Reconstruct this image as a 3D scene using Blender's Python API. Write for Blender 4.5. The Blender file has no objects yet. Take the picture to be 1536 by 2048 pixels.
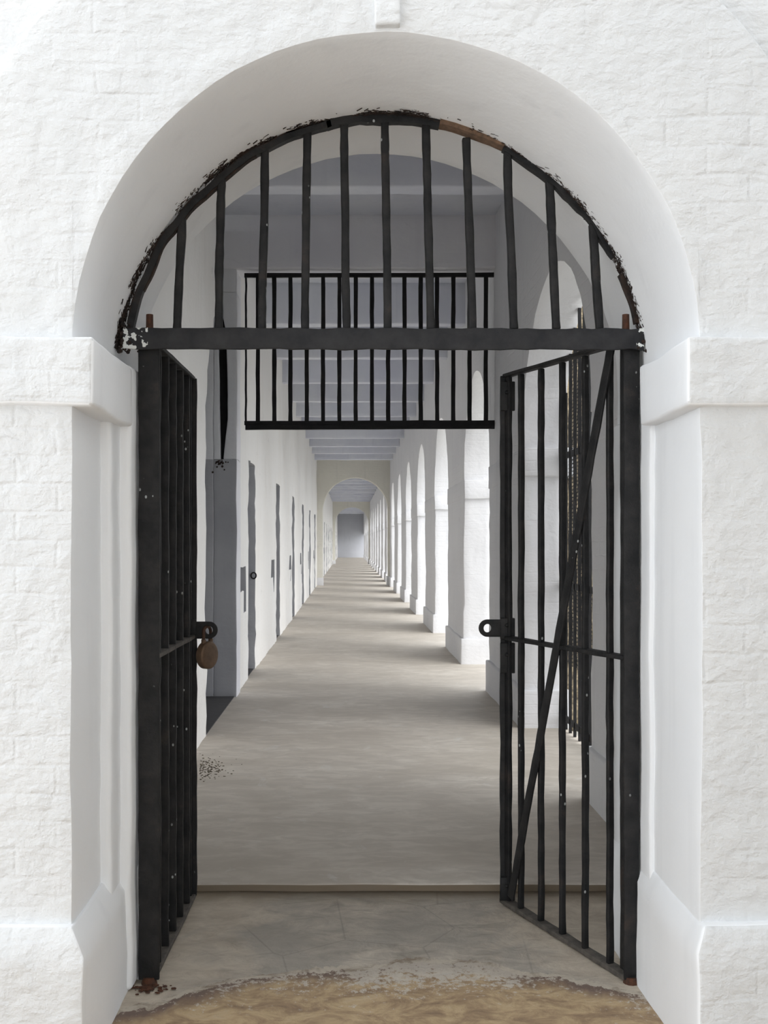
import bpy, bmesh, math, random
from mathutils import Vector, Matrix, noise
random.seed(7)
PI = math.pi
scn = bpy.context.scene
COL = scn.collection
H = 1.55          # eye height
F = 2050.0        # focal length in pixels of the 2048 px tall frame
CZ = 0.03         # corridor floor level

# ------------------------------------------------------------------ helpers
def link(name, bm, mat=None, parent=None, smooth=False, loc=None):
    me = bpy.data.meshes.new(name)
    bmesh.ops.recalc_face_normals(bm, faces=bm.faces[:])
    bm.to_mesh(me); bm.free()
    if mat: me.materials.append(mat)
    if smooth:
        for p in me.polygons: p.use_smooth = True
    o = bpy.data.objects.new(name, me); COL.objects.link(o)
    if parent: o.parent = parent
    if loc: o.location = loc
    return o

def tag(o, label=None, cat=None, group=None, kind=None):
    if label: o['label'] = label
    if cat: o['category'] = cat
    if group: o['group'] = group
    if kind: o['kind'] = kind
    return o

def empty(name, loc, rz=0.0):
    o = bpy.data.objects.new(name, None); COL.objects.link(o)
    o.location = loc; o.rotation_euler = (0, 0, rz); o.empty_display_size = 0.1
    return o

def wob(bm, amp, scale=3.0, fine=0.0):
    for v in bm.verts:
        n = noise.noise_vector(v.co * scale)
        m = noise.noise_vector(v.co * scale * 3.7 + Vector((7.1, 3.3, 1.7)))
        v.co += n * amp + m * (amp * 0.45)
        if fine:
            v.co += noise.noise_vector(v.co * 40.0) * fine

def frange(a, b, step):
    n = max(1, int(math.ceil((b - a) / step - 1e-6)))
    return [a + (b - a) * i / n for i in range(n + 1)]

def box(bm, x0, x1, y0, y1, z0, z1, step=None):
    """box, optionally cut into a grid of at most `step`"""
    xs = frange(x0, x1, step[0]) if step else [x0, x1]
    ys = frange(y0, y1, step[1]) if step else [y0, y1]
    zs = frange(z0, z1, step[2]) if step else [z0, z1]
    V = {}
    def v(i, j, k):
        key = (i, j, k)
        if key not in V: V[key] = bm.verts.new((xs[i], ys[j], zs[k]))
        return V[key]
    X, Y, Z = len(xs) - 1, len(ys) - 1, len(zs) - 1
    for i in range(X):
        for j in range(Y):
            for k in (0, Z): bm.faces.new((v(i, j, k), v(i + 1, j, k), v(i + 1, j + 1, k), v(i, j + 1, k)))
    for i in range(X):
        for k in range(Z):
            for j in (0, Y): bm.faces.new((v(i, j, k), v(i + 1, j, k), v(i + 1, j, k + 1), v(i, j, k + 1)))
    for j in range(Y):
        for k in range(Z):
            for i in (0, X): bm.faces.new((v(i, j, k), v(i, j + 1, k), v(i, j + 1, k + 1), v(i, j, k + 1)))

def prism(bm, P, cells, place, d0, d1, nd=1, skip=None):
    """P: list of 2D points, cells: quads; extruded from depth d0 to d1, place(u, w, d) -> 3D"""
    ds = [d0 + (d1 - d0) * i / nd for i in range(nd + 1)]
    V = {}
    def v(i, k):
        if (i, k) not in V: V[(i, k)] = bm.verts.new(place(P[i][0], P[i][1], ds[k]))
        return V[(i, k)]
    cnt = {}
    for c in cells:
        bm.faces.new([v(i, 0) for i in c]); bm.faces.new([v(i, nd) for i in c])
        for a in range(len(c)):
            e = (c[a], c[(a + 1) % len(c)]); k = tuple(sorted(e))
            cnt[k] = cnt.get(k, 0) + 1
    for (a, b), n in cnt.items():
        if n == 1:
            for k in range(nd):
                bm.faces.new((v(a, k), v(b, k), v(b, k + 1), v(a, k + 1)))

def wallgrid(us, rows, zb, top, nup, solid):
    """grid: fixed lower rows then rows blended from zb(u) to top; solid(u, z) for the lower cells"""
    nl = len(rows)
    P = []; idx = {}
    for i, u in enumerate(us):
        b = zb(u)
        zl = list(rows)
        col = zl + [b + (top - b) * (k + 1) / nup for k in range(nup)]
        # the last lower row follows the arch
        col[nl - 1] = b
        for k, z in enumerate(col):
            idx[(i, k)] = len(P); P.append((u, z))
    cells = []
    for i in range(len(us) - 1):
        um = (us[i] + us[i + 1]) / 2
        for k in range(nl + nup - 1):
            if k < nl - 1 and not solid(um, (rows[k] + rows[k + 1]) / 2): continue
            cells.append((idx[(i, k)], idx[(i + 1, k)], idx[(i + 1, k + 1)], idx[(i, k + 1)]))
    return P, cells

def arch_us(a, b, n=40):
    c, r = (a + b) / 2, (b - a) / 2
    return [c - r * math.cos(PI * i / n) for i in range(n + 1)]

def tube(bm, pts, r, seg=8, flat=1.0):
    """round rod along pts"""
    rings = []
    pts = [Vector(p) for p in pts]
    rr = r if isinstance(r, (list, tuple)) else [r] * len(pts)
    for i, p in enumerate(pts):
        t = (pts[min(i + 1, len(pts) - 1)] - pts[max(i - 1, 0)]).normalized()
        a = t.cross(Vector((0, 1, 0)))
        if a.length < 1e-3: a = t.cross(Vector((1, 0, 0)))
        a.normalize(); b = t.cross(a)
        rings.append([bm.verts.new(p + a * rr[i] * math.cos(2 * PI * k / seg) + b * rr[i] * flat * math.sin(2 * PI * k / seg)) for k in range(seg)])
    for q in range(len(rings) - 1):
        for k in range(seg):
            bm.faces.new((rings[q][k], rings[q][(k + 1) % seg], rings[q + 1][(k + 1) % seg], rings[q + 1][k]))
    bm.faces.new(rings[0]); bm.faces.new(rings[-1][::-1])

def bar(bm, p0, p1, w, d, n=1, side=Vector((1, 0, 0)), jit=0.0):
    """rectangular bar between two points; w across `side`, d across the other"""
    p0, p1 = Vector(p0), Vector(p1)
    t = (p1 - p0).normalized()
    s = (side - t * side.dot(t)).normalized(); q = t.cross(s)
    rings = []
    for i in range(n + 1):
        c = p0.lerp(p1, i / n)
        if jit: c = c + noise.noise_vector(c * 6) * jit
        ww, dd = w, d
        if jit:
            ww *= 1 + 0.16 * noise.noise(c * 23); dd *= 1 + 0.16 * noise.noise(c * 19 + Vector((3, 3, 3)))
        rings.append([bm.verts.new(c + s * a * ww / 2 + q * b * dd / 2) for a, b in ((-1, -1), (1, -1), (1, 1), (-1, 1))])
    for i in range(n):
        for k in range(4):
            bm.faces.new((rings[i][k], rings[i][(k + 1) % 4], rings[i + 1][(k + 1) % 4], rings[i + 1][k]))
    bm.faces.new(rings[0]); bm.faces.new(rings[-1][::-1])

def bevel(o, w=0.01, seg=2, ang=40):
    m = o.modifiers.new('bevel', 'BEVEL'); m.width = w; m.segments = seg
    m.limit_method = 'ANGLE'; m.angle_limit = math.radians(ang)
    m.harden_normals = False
    for p in o.data.polygons: p.use_smooth = True
    return o

# ------------------------------------------------------------------ materials
def newmat(name):
    m = bpy.data.materials.new(name); m.use_nodes = True
    nt = m.node_tree; nt.nodes.clear()
    out = nt.nodes.new('ShaderNodeOutputMaterial'); b = nt.nodes.new('ShaderNodeBsdfPrincipled')
    nt.links.new(b.outputs[0], out.inputs[0])
    return m, nt, b

def N(nt, t, **kw):
    n = nt.nodes.new(t)
    for k, v in kw.items():
        if k in n.inputs: n.inputs[k].default_value = v
        else: setattr(n, k, v)
    return n

def coords(nt, scale=(1, 1, 1), loc=(0, 0, 0)):
    g = nt.nodes.new('ShaderNodeNewGeometry'); mp = nt.nodes.new('ShaderNodeMapping')
    mp.inputs['Scale'].default_value = scale; mp.inputs['Location'].default_value = loc
    nt.links.new(g.outputs['Position'], mp.inputs['Vector'])
    return mp.outputs[0]

def noise_n(nt, vec, scale, detail=5, rough=0.55, dist=0.0):
    n = N(nt, 'ShaderNodeTexNoise', Scale=scale, Detail=detail, Roughness=rough, Distortion=dist)
    nt.links.new(vec, n.inputs['Vector']); return n.outputs['Fac']

def ramp(nt, fac, stops):
    r = nt.nodes.new('ShaderNodeValToRGB'); e = r.color_ramp.elements
    e[0].position, e[0].color = stops[0][0], (*stops[0][1], 1) if len(stops[0][1]) == 3 else stops[0][1]
    e[1].position, e[1].color = stops[-1][0], (*stops[-1][1], 1)
    for p, c in stops[1:-1]:
        x = e.new(p); x.color = (*c, 1)
    nt.links.new(fac, r.inputs[0]); return r.outputs[0]

def mix(nt, fac, a, b, mode='MIX'):
    m = nt.nodes.new('ShaderNodeMix'); m.data_type = 'RGBA'; m.blend_type = mode
    for i, x in ((0, fac), (6, a), (7, b)):
        if isinstance(x, (int, float)): m.inputs[i].default_value = x
        elif isinstance(x, tuple): m.inputs[i].default_value = (*x, 1)
        else: nt.links.new(x, m.inputs[i])
    return m.outputs[2]

def math_n(nt, op, a, b=0.0, clamp=False):
    m = nt.nodes.new('ShaderNodeMath'); m.operation = op; m.use_clamp = clamp
    for i, x in ((0, a), (1, b)):
        if isinstance(x, (int, float)): m.inputs[i].default_value = x
        else: nt.links.new(x, m.inputs[i])
    return m.outputs[0]

def bump(nt, b, hs):
    """hs: list of (height socket, strength, distance)"""
    prev = None
    for h, s, d in hs:
        n = nt.nodes.new('ShaderNodeBump'); n.inputs['Strength'].default_value = s; n.inputs['Distance'].default_value = d
        nt.links.new(h, n.inputs['Height'])
        if prev: nt.links.new(prev, n.inputs['Normal'])
        prev = n.outputs[0]
    nt.links.new(prev, b.inputs['Normal'])

def axis_vec(nt, which):
    """world position remapped so the brick pattern lies in the wall plane"""
    g = nt.nodes.new('ShaderNodeNewGeometry'); s = nt.nodes.new('ShaderNodeSeparateXYZ'); c = nt.nodes.new('ShaderNodeCombineXYZ')
    nt.links.new(g.outputs['Position'], s.inputs[0])
    nt.links.new(s.outputs['X' if which == 'x' else 'Y'], c.inputs[0]); nt.links.new(s.outputs['Z'], c.inputs[1])
    return c.outputs[0]

def limewash(name, col, tint, plane='x', brick=0.25, rough_amt=1.0, cracks=True, var=0.5):
    m, nt, b = newmat(name)
    p = coords(nt)
    n1 = noise_n(nt, p, 1.3, 4); n2 = noise_n(nt, p, 7, 8, 0.6, 0.1); n3 = noise_n(nt, p, 55, 4, 0.6)
    st = noise_n(nt, coords(nt, (4, 4, 0.35)), 2.0, 4, 0.5)
    c = mix(nt, ramp(nt, n1, [(0.38, (0, 0, 0)), (0.68, (var, var, var))]), col, tint)
    c = mix(nt, ramp(nt, st, [(0.58, (0, 0, 0)), (0.75, (0.30, 0.30, 0.30))]), c, tuple(x * 0.86 for x in tint))
    n4 = noise_n(nt, coords(nt, (1, 1, 1.7)), 15, 3, 0.5, 0.25)
    hs = [(n4, 0.35 * rough_amt, 0.02), (n2, 0.35 * rough_amt, 0.03), (n3, 0.22 * rough_amt, 0.006)]
    bk = N(nt, 'ShaderNodeTexBrick', Scale=1.0)
    bk.inputs['Color1'].default_value = (1, 1, 1, 1); bk.inputs['Color2'].default_value = (0.85, 0.85, 0.85, 1); bk.inputs['Mortar'].default_value = (0, 0, 0, 1)
    bk.inputs['Mortar Size'].default_value = 0.010; bk.inputs['Mortar Smooth'].default_value = 1.0
    bk.inputs['Brick Width'].default_value = 0.24; bk.inputs['Row Height'].default_value = 0.083
    av = axis_vec(nt, plane)
    add = nt.nodes.new('ShaderNodeVectorMath'); add.operation = 'ADD'
    nz = N(nt, 'ShaderNodeTexNoise', Scale=3.0, Detail=3.0); nt.links.new(p, nz.inputs['Vector'])
    sc = nt.nodes.new('ShaderNodeVectorMath'); sc.operation = 'SCALE'; sc.inputs['Scale'].default_value = 0.05
    nt.links.new(nz.outputs['Color'], sc.inputs[0]); nt.links.new(av, add.inputs[0]); nt.links.new(sc.outputs[0], add.inputs[1])
    nt.links.new(add.outputs[0], bk.inputs['Vector'])
    bmask = ramp(nt, noise_n(nt, p, 1.7, 3), [(0.45, (0, 0, 0)), (0.62, (1, 1, 1))])
    bh = math_n(nt, 'MULTIPLY', bk.outputs['Color'], bmask)
    hs.insert(0, (bh, brick, 0.008))
    if cracks:
        # fine hairline cracks
        v = N(nt, 'ShaderNodeTexVoronoi', Scale=0.9); v.feature = 'DISTANCE_TO_EDGE'
        ad = nt.nodes.new('ShaderNodeVectorMath'); ad.operation = 'ADD'
        nz2 = N(nt, 'ShaderNodeTexNoise', Scale=5.0, Detail=6.0); nt.links.new(p, nz2.inputs['Vector'])
        s2 = nt.nodes.new('ShaderNodeVectorMath'); s2.operation = 'SCALE'; s2.inputs['Scale'].default_value = 0.35
        nt.links.new(nz2.outputs['Color'], s2.inputs[0]); nt.links.new(p, ad.inputs[0]); nt.links.new(s2.outputs[0], ad.inputs[1])
        nt.links.new(ad.outputs[0], v.inputs['Vector'])
        cr = ramp(nt, v.outputs['Distance'], [(0.0, (1, 1, 1)), (0.0035, (0, 0, 0))])
        gate = ramp(nt, noise_n(nt, p, 2.3, 2), [(0.57, (0, 0, 0)), (0.63, (1, 1, 1))])
        cr = math_n(nt, 'MULTIPLY', cr, gate)
        c = mix(nt, math_n(nt, 'MULTIPLY', cr, 0.30), c, (0.35, 0.34, 0.33))
    nt.links.new(c, b.inputs['Base Color']); b.inputs['Roughness'].default_value = 0.85
    b.inputs['Specular IOR Level'].default_value = 0.25
    bump(nt, b, hs)
    return m

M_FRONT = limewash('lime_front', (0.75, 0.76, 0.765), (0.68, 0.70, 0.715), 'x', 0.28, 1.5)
M_REVEAL = limewash('lime_smooth_lifted', (0.91, 0.925, 0.94), (0.85, 0.87, 0.90), 'x', 0.0, 0.25, False)  # smoother lime; extra brightness for the dimly lit reveals put into its colour
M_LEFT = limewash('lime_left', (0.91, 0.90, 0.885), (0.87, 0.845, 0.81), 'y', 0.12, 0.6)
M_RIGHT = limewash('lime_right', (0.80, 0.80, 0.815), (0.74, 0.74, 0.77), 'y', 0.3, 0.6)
M_CROSS = limewash('lime_cross', (0.84, 0.84, 0.87), (0.74, 0.74, 0.80), 'x', 0.1, 0.35, True, 0.8)
M_FARARCH = limewash('lime_far_arch', (0.80, 0.78, 0.70), (0.72, 0.70, 0.64), 'x', 0.5, 0.7)
M_BEAM = limewash('lime_beam', (0.76, 0.78, 0.84), (0.66, 0.68, 0.78), 'x', 0.0, 0.3, False, 0.9)
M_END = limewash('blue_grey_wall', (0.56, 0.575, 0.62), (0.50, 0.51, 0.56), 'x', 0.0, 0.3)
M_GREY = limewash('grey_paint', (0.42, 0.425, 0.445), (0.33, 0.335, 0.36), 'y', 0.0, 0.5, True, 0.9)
M_GREYUP = limewash('pale_grey_paint', (0.76, 0.77, 0.79), (0.66, 0.67, 0.70), 'x', 0.0, 0.5, True, 0.9)
M_SHADEFLOOR = limewash('shaded_cell_floor', (0.07, 0.068, 0.07), (0.10, 0.098, 0.10), 'y', 0.0, 0.5, False)  # shade inside the recesses put into the floor colour
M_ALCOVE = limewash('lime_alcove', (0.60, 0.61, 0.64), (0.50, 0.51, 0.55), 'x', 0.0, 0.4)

def mat_iron(name='black_iron', base=(0.007, 0.0075, 0.0085), hi=(0.024, 0.023, 0.023), rust=0.25, specks=0.5):
    m, nt, b = newmat(name); p = coords(nt)
    n = noise_n(nt, p, 14, 6, 0.6); n2 = noise_n(nt, p, 120, 3, 0.6)
    c = mix(nt, ramp(nt, n, [(0.35, (0, 0, 0)), (0.7, (1, 1, 1))]), base, hi)
    r = ramp(nt, noise_n(nt, p, 7, 7, 0.7), [(0.60, (0, 0, 0)), (0.75, (rust, rust, rust))])
    c = mix(nt, r, c, (0.10, 0.055, 0.035))
    # small splashes of whitewash
    v = N(nt, 'ShaderNodeTexVoronoi', Scale=38.0); nt.links.new(coords(nt, (1, 1, 0.7)), v.inputs['Vector'])
    s = ramp(nt, v.outputs['Distance'], [(0.13, (1, 1, 1)), (0.17, (0, 0, 0))])
    g = ramp(nt, noise_n(nt, p, 5, 2), [(0.60, (0, 0, 0)), (0.64, (1, 1, 1))])
    c = mix(nt, math_n(nt, 'MULTIPLY', math_n(nt, 'MULTIPLY', s, g), specks), c, (0.75, 0.78, 0.78))
    nt.links.new(c, b.inputs['Base Color']); b.inputs['Roughness'].default_value = 0.6
    b.inputs['Metallic'].default_value = 0.0; b.inputs['Specular IOR Level'].default_value = 0.3
    bump(nt, b, [(n, 0.4, 0.012), (n2, 0.5, 0.002)])
    return m
M_IRON = mat_iron()
M_IRON_G = mat_iron('grille_iron', (0.006, 0.006, 0.007), (0.014, 0.013, 0.014), 0.12, 0.0)

def mat_crossbar():
    """black flat bar whose two ends carry whitewash splashes and peeled paint"""
    m, nt, b = newmat('black_iron_bar'); p = coords(nt)
    n = noise_n(nt, p, 14, 6, 0.6); n2 = noise_n(nt, p, 150, 3, 0.6)
    c = mix(nt, ramp(nt, n, [(0.35, (0, 0, 0)), (0.7, (1, 1, 1))]), (0.014, 0.0145, 0.017), (0.033, 0.033, 0.035))
    g = nt.nodes.new('ShaderNodeNewGeometry'); sx = nt.nodes.new('ShaderNodeSeparateXYZ'); nt.links.new(g.outputs['Position'], sx.inputs[0])
    dl = math_n(nt, 'SUBTRACT', -0.70, sx.outputs['X']); dr = math_n(nt, 'SUBTRACT', sx.outputs['X'], 1.00)
    e = math_n(nt, 'MAXIMUM', dl, math_n(nt, 'MULTIPLY', dr, 0.8))
    e = math_n(nt, 'MULTIPLY', e, 14.0, True)
    s = noise_n(nt, p, 45, 3, 0.5)
    k = ramp(nt, math_n(nt, 'ADD', s, math_n(nt, 'MULTIPLY', e, 0.14)), [(0.60, (0, 0, 0)), (0.615, (1, 1, 1))])
    k = math_n(nt, 'MULTIPLY', k, math_n(nt, 'GREATER_THAN', e, 0.01))
    c = mix(nt, k, c, (0.78, 0.80, 0.78))
    nt.links.new(c, b.inputs['Base Color']); b.inputs['Roughness'].default_value = 0.6; b.inputs['Specular IOR Level'].default_value = 0.3
    bump(nt, b, [(n, 0.3, 0.01), (n2, 0.3, 0.002)])
    return m
M_BAR = mat_crossbar()

def mat_simple(name, c1, c2, rough=0.7, scale=12, bmp=0.4, metal=0.0):
    m, nt, b = newmat(name); p = coords(nt)
    n = noise_n(nt, p, scale, 7, 0.65)
    c = mix(nt, ramp(nt, n, [(0.35, (0, 0, 0)), (0.65, (1, 1, 1))]), c1, c2)
    nt.links.new(c, b.inputs['Base Color']); b.inputs['Roughness'].default_value = rough; b.inputs['Metallic'].default_value = metal
    bump(nt, b, [(n, bmp, 0.01)])
    return m
M_RUST = mat_simple('rust', (0.10, 0.035, 0.015), (0.045, 0.02, 0.012), 0.85, 60)
M_SOOT = mat_simple('soot_and_rust', (0.010, 0.008, 0.008), (0.045, 0.026, 0.018), 0.95, 30, 0.8)
M_EARTH = mat_simple('brown_mortar', (0.22, 0.13, 0.08), (0.11, 0.07, 0.045), 0.95, 40, 0.8)
M_BRASS = mat_simple('worn_brass', (0.17, 0.105, 0.065), (0.11, 0.07, 0.045), 0.5, 30, 0.15, 0.35)
M_STEEL = mat_simple('rusty_shackle', (0.12, 0.055, 0.03), (0.05, 0.03, 0.022), 0.6, 50, 0.2, 0.3)
M_DUSTY = mat_simple('dusty_iron', (0.05, 0.045, 0.04), (0.12, 0.105, 0.09), 0.8, 25, 0.4)
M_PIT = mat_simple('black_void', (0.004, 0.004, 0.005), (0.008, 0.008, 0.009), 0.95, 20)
M_STONE = mat_simple('rough_brown_stone', (0.05, 0.04, 0.03), (0.42, 0.34, 0.22), 0.9, 22, 1.0)
M_GROUND = mat_simple('outside_ground', (0.42, 0.41, 0.38), (0.50, 0.49, 0.45), 0.95, 3, 0.2)
M_GRIT = mat_simple('grit', (0.09, 0.07, 0.05), (0.16, 0.13, 0.09), 0.95, 50)

def mat_floor():
    m, nt, b = newmat('worn_concrete'); p = coords(nt)
    big = noise_n(nt, coords(nt, (0.8, 1.5, 1)), 1.2, 6, 0.6, 0.6)
    med = noise_n(nt, coords(nt, (1, 2.2, 1)), 5.0, 8, 0.65, 0.8)
    fine = noise_n(nt, p, 60, 4, 0.6)
    c = ramp(nt, big, [(0.30, (0.51, 0.46, 0.395)), (0.5, (0.62, 0.565, 0.495)), (0.70, (0.70, 0.65, 0.58))])
    c = mix(nt, ramp(nt, med, [(0.42, (0.55, 0.55, 0.55)), (0.60, (0, 0, 0))]), c, (0.45, 0.40, 0.34))
    c = mix(nt, ramp(nt, noise_n(nt, p, 3.3, 6, 0.7, 1.0), [(0.60, (0, 0, 0)), (0.72, (0.6, 0.6, 0.6))]), c, (0.68, 0.66, 0.62))
    # brown dirt along the worn front lip of the corridor floor
    g = nt.nodes.new('ShaderNodeNewGeometry'); s = nt.nodes.new('ShaderNodeSeparateXYZ'); nt.links.new(g.outputs['Position'], s.inputs[0])
    c = mix(nt, math_n(nt, 'LESS_THAN', s.outputs['Z'], CZ - 0.006), c, (0.20, 0.155, 0.105))
    nt.links.new(c, b.inputs['Base Color'])
    nt.links.new(ramp(nt, med, [(0.3, (0.55, 0.55, 0.55)), (0.7, (0.8, 0.8, 0.8))]), b.inputs['Roughness'])
    bump(nt, b, [(med, 0.12, 0.01), (fine, 0.2, 0.002)])
    return m
M_FLOOR = mat_floor()

def mat_threshold():
    m, nt, b = newmat('worn_threshold'); p = coords(nt)
    g = nt.nodes.new('ShaderNodeNewGeometry'); s = nt.nodes.new('ShaderNodeSeparateXYZ'); nt.links.new(g.outputs['Position'], s.inputs[0])
    x, y = s.outputs['X'], s.outputs['Y']
    big = noise_n(nt, p, 2.2, 6, 0.6, 0.8); med = noise_n(nt, coords(nt, (1.0, 1.6, 1)), 7, 9, 0.7, 0.6); fine = noise_n(nt, p, 45, 6, 0.7)
    # cement apron (behind), plaster rim, stained stone sill (in front)
    cem = ramp(nt, med, [(0.32, (0.31, 0.28, 0.235)), (0.5, (0.50, 0.445, 0.375)), (0.68, (0.66, 0.595, 0.50))])
    cem = mix(nt, ramp(nt, big, [(0.40, (0.75, 0.75, 0.75)), (0.62, (0, 0, 0))]), cem, (0.38, 0.35, 0.305))
    # slate-like slab joints
    v = N(nt, 'ShaderNodeTexVoronoi', Scale=2.4); v.feature = 'DISTANCE_TO_EDGE'; nt.links.new(p, v.inputs['Vector'])
    j = ramp(nt, v.outputs['Distance'], [(0.0, (1, 1, 1)), (0.012, (0, 0, 0))])
    cem = mix(nt, math_n(nt, 'MULTIPLY', j, 0.3), cem, (0.14, 0.125, 0.11))
    sandy = ramp(nt, med, [(0.3, (0.46, 0.39, 0.31)), (0.65, (0.66, 0.585, 0.48))])
    # sandy deposits near both gate pivots and along the step
    dx = math_n(nt, 'ABSOLUTE', math_n(nt, 'SUBTRACT', x, 0.13))
    side = math_n(nt, 'ADD', dx, math_n(nt, 'MULTIPLY', math_n(nt, 'SUBTRACT', big, 0.5), 1.3))
    cem = mix(nt, ramp(nt, side, [(0.42, (0, 0, 0)), (0.72, (1, 1, 1))]), cem, sandy)
    sill = ramp(nt, med, [(0.30, (0.22, 0.15, 0.10)), (0.44, (0.36, 0.25, 0.15)), (0.58, (0.54, 0.40, 0.235)), (0.8, (0.58, 0.48, 0.34))])
    # worn whitewash flakes on the sill
    fl = math_n(nt, 'ADD', noise_n(nt, p, 38, 8, 0.8), math_n(nt, 'MULTIPLY', big, 0.45))
    # flakes gather along the rim and the sides
    yy = math_n(nt, 'SUBTRACT', y, 3.46)
    edge = math_n(nt, 'MULTIPLY', math_n(nt, 'ADD', yy, math_n(nt, 'MULTIPLY', dx, 0.22)), 0.62)
    fk = ramp(nt, math_n(nt, 'ADD', fl, edge), [(0.85, (0, 0, 0)), (0.90, (1, 1, 1))])
    sill = mix(nt, math_n(nt, 'MULTIPLY', fk, 0.8), sill, (0.66, 0.62, 0.55))
    # ragged boundary: y value of the rim varies with x and noise
    rim = math_n(nt, 'ADD', y, math_n(nt, 'MULTIPLY', math_n(nt, 'SUBTRACT', noise_n(nt, coords(nt, (1, 0.4, 1)), 3.2, 8, 0.62, 0.4), 0.5), 0.42))
    rim = math_n(nt, 'ADD', rim, math_n(nt, 'MULTIPLY', math_n(nt, 'MULTIPLY', math_n(nt, 'SUBTRACT', x, 0.25), math_n(nt, 'SUBTRACT', x, 0.25)), 0.40))
    a = ramp(nt, rim, [(0.0, (0, 0, 0)), (1.0, (1, 1, 1))])
    k1 = math_n(nt, 'GREATER_THAN', rim, 3.765); k2 = math_n(nt, 'GREATER_THAN', rim, 3.80)
    sill = mix(nt, math_n(nt, 'MULTIPLY', ramp(nt, math_n(nt, 'SUBTRACT', math_n(nt, 'ADD', rim, math_n(nt, 'MULTIPLY', med, 0.12)), 3.0), [(0.72, (0, 0, 0)), (0.80, (1, 1, 1))]), math_n(nt, 'SUBTRACT', 1.0, math_n(nt, 'MULTIPLY', fk, 0.8))), sill, (0.19, 0.135, 0.11))
    rimc = ramp(nt, med, [(0.40, (0.30, 0.24, 0.18)), (0.55, (0.58, 0.52, 0.43))])
    cem = mix(nt, ramp(nt, math_n(nt, 'SUBTRACT', math_n(nt, 'ADD', y, math_n(nt, 'MULTIPLY', big, 0.25)), 4.0), [(0.52, (0, 0, 0)), (0.66, (0.85, 0.85, 0.85))]), cem, (0.27, 0.215, 0.15))
    c = mix(nt, k1, sill, rimc); c = mix(nt, k2, c, cem)
    nt.links.new(c, b.inputs['Base Color']); b.inputs['Roughness'].default_value = 0.85
    rimh = math_n(nt, 'ADD', math_n(nt, 'MULTIPLY', k1, 0.6), math_n(nt, 'MULTIPLY', k2, -0.2))
    bump(nt, b, [(rimh, 0.6, 0.012), (med, 0.5, 0.02), (fine, 0.35, 0.004)])
    return m
M_SILL = mat_threshold()

# ------------------------------------------------------------------ gate wall (front)
FY0, GY, FY1 = 3.03, 3.61, 3.98
ACX, AZ, AR = 0.110, 2.124, 0.932
CEIL = 4.74
def place_xz(u, w, d): return (u, d, w)
def place_yz(u, w, d): return (d, u, w)

def arch_slab(bm, x0, x1, ja, jb, ra, y0, y1, top, nd, rowstep=0.045, ustep=0.05, cx=ACX, base=-0.05, spring=AZ):
    """wall slab across X with an arched doorway: jambs at cx-ra..cx+ra"""
    a, b = cx - ra, cx + ra
    us = frange(x0, a, ustep)[:-1] + arch_us(a, b, 44) + frange(b, x1, ustep)[1:]
    rows = frange(base, spring, rowstep)
    def zb(u):
        if a < u < b: return spring + math.sqrt(max(0, ra * ra - (u - cx) ** 2))
        return spring
    P, cells = wallgrid(us, rows, zb, top, 26, lambda u, z: not (a < u < b))
    prism(bm, P, cells, place_xz, y0, y1, nd)

bm = bmesh.new()
arch_slab(bm, -3.0, 3.2, None, None, AR, FY0, FY1, CEIL + 0.1, 20)
wob(bm, 0.007, 2.6)
wf = link('wall_front', bm, M_FRONT)
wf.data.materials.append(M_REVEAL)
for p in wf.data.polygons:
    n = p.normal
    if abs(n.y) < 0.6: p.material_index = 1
bevel(wf, 0.012, 3)
tag(wf, 'thick whitewashed wall pierced by the round arched gateway nearest the viewer', 'wall', kind='structure')

# raised band round the arch and its keystone
bm = bmesh.new()
R2 = 1.405; P = []; cells = []; na, nr = 90, 10
for i in range(na + 1):
    t = PI * i / na
    for j in range(nr + 1):
        r = AR + 0.02 + (R2 - AR - 0.02) * j / nr
        P.append((ACX + r * math.cos(t), AZ + r * math.sin(t)))
for i in range(na):
    for j in range(nr):
        q = i * (nr + 1) + j; cells.append((q, q + 1, q + nr + 2, q + nr + 1))
def ringplace(u, w, d):
    r = math.hypot(u - ACX, w - AZ); f = (r - AR) / (R2 - AR)
    return (u, d if d > FY0 else FY0 + 0.006 - 0.030 * min(1, f * 1.1), w)
prism(bm, P, cells, ringplace, FY0 - 0.012, FY0 + 0.05, 1)
wob(bm, 0.007, 2.6)
o = bevel(link('trim_1', bm, M_FRONT), 0.007, 3)
tag(o, 'broad raised whitewashed band of brickwork round the near arch', 'trim', kind='structure')
bm = bmesh.new()
box(bm, 0.075, 0.150, FY0 - 0.028, FY0 + 0.02, 3.065, 3.30, (0.02, 0.02, 0.02)); wob(bm, 0.006, 6)
o = bevel(link('trim_2', bm, M_FRONT), 0.006, 2)
tag(o, 'small whitewashed keystone at the crown of the near arch', 'trim', kind='structure')

# jamb rebates, left (two steps) and right (one shallow step)
bm = bmesh.new()
box(bm, -0.95, -0.787, 3.40, FY1 - 0.004, 0.0, 2.0, (0.05, 0.05, 0.05))
box(bm, -0.95, -0.750, 3.535, FY1 - 0.008, 0.0, 2.16, (0.05, 0.05, 0.05))
wob(bm, 0.007, 2.6)
o = bevel(link('trim_3', bm, M_REVEAL), 0.016, 3)
tag(o, 'stepped whitewashed rebate down the left jamb behind the left gate leaf', 'trim', kind='structure')
bm = bmesh.new()
box(bm, 1.026, 1.2, 3.50, FY1 - 0.004, 0.0, 2.0, (0.05, 0.05, 0.05))
wob(bm, 0.006, 2.6)
o = bevel(link('trim_4', bm, M_REVEAL), 0.008, 3)
tag(o, 'shallow whitewashed rebate down the right jamb beside the right gate leaf', 'trim', kind='structure')

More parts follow.
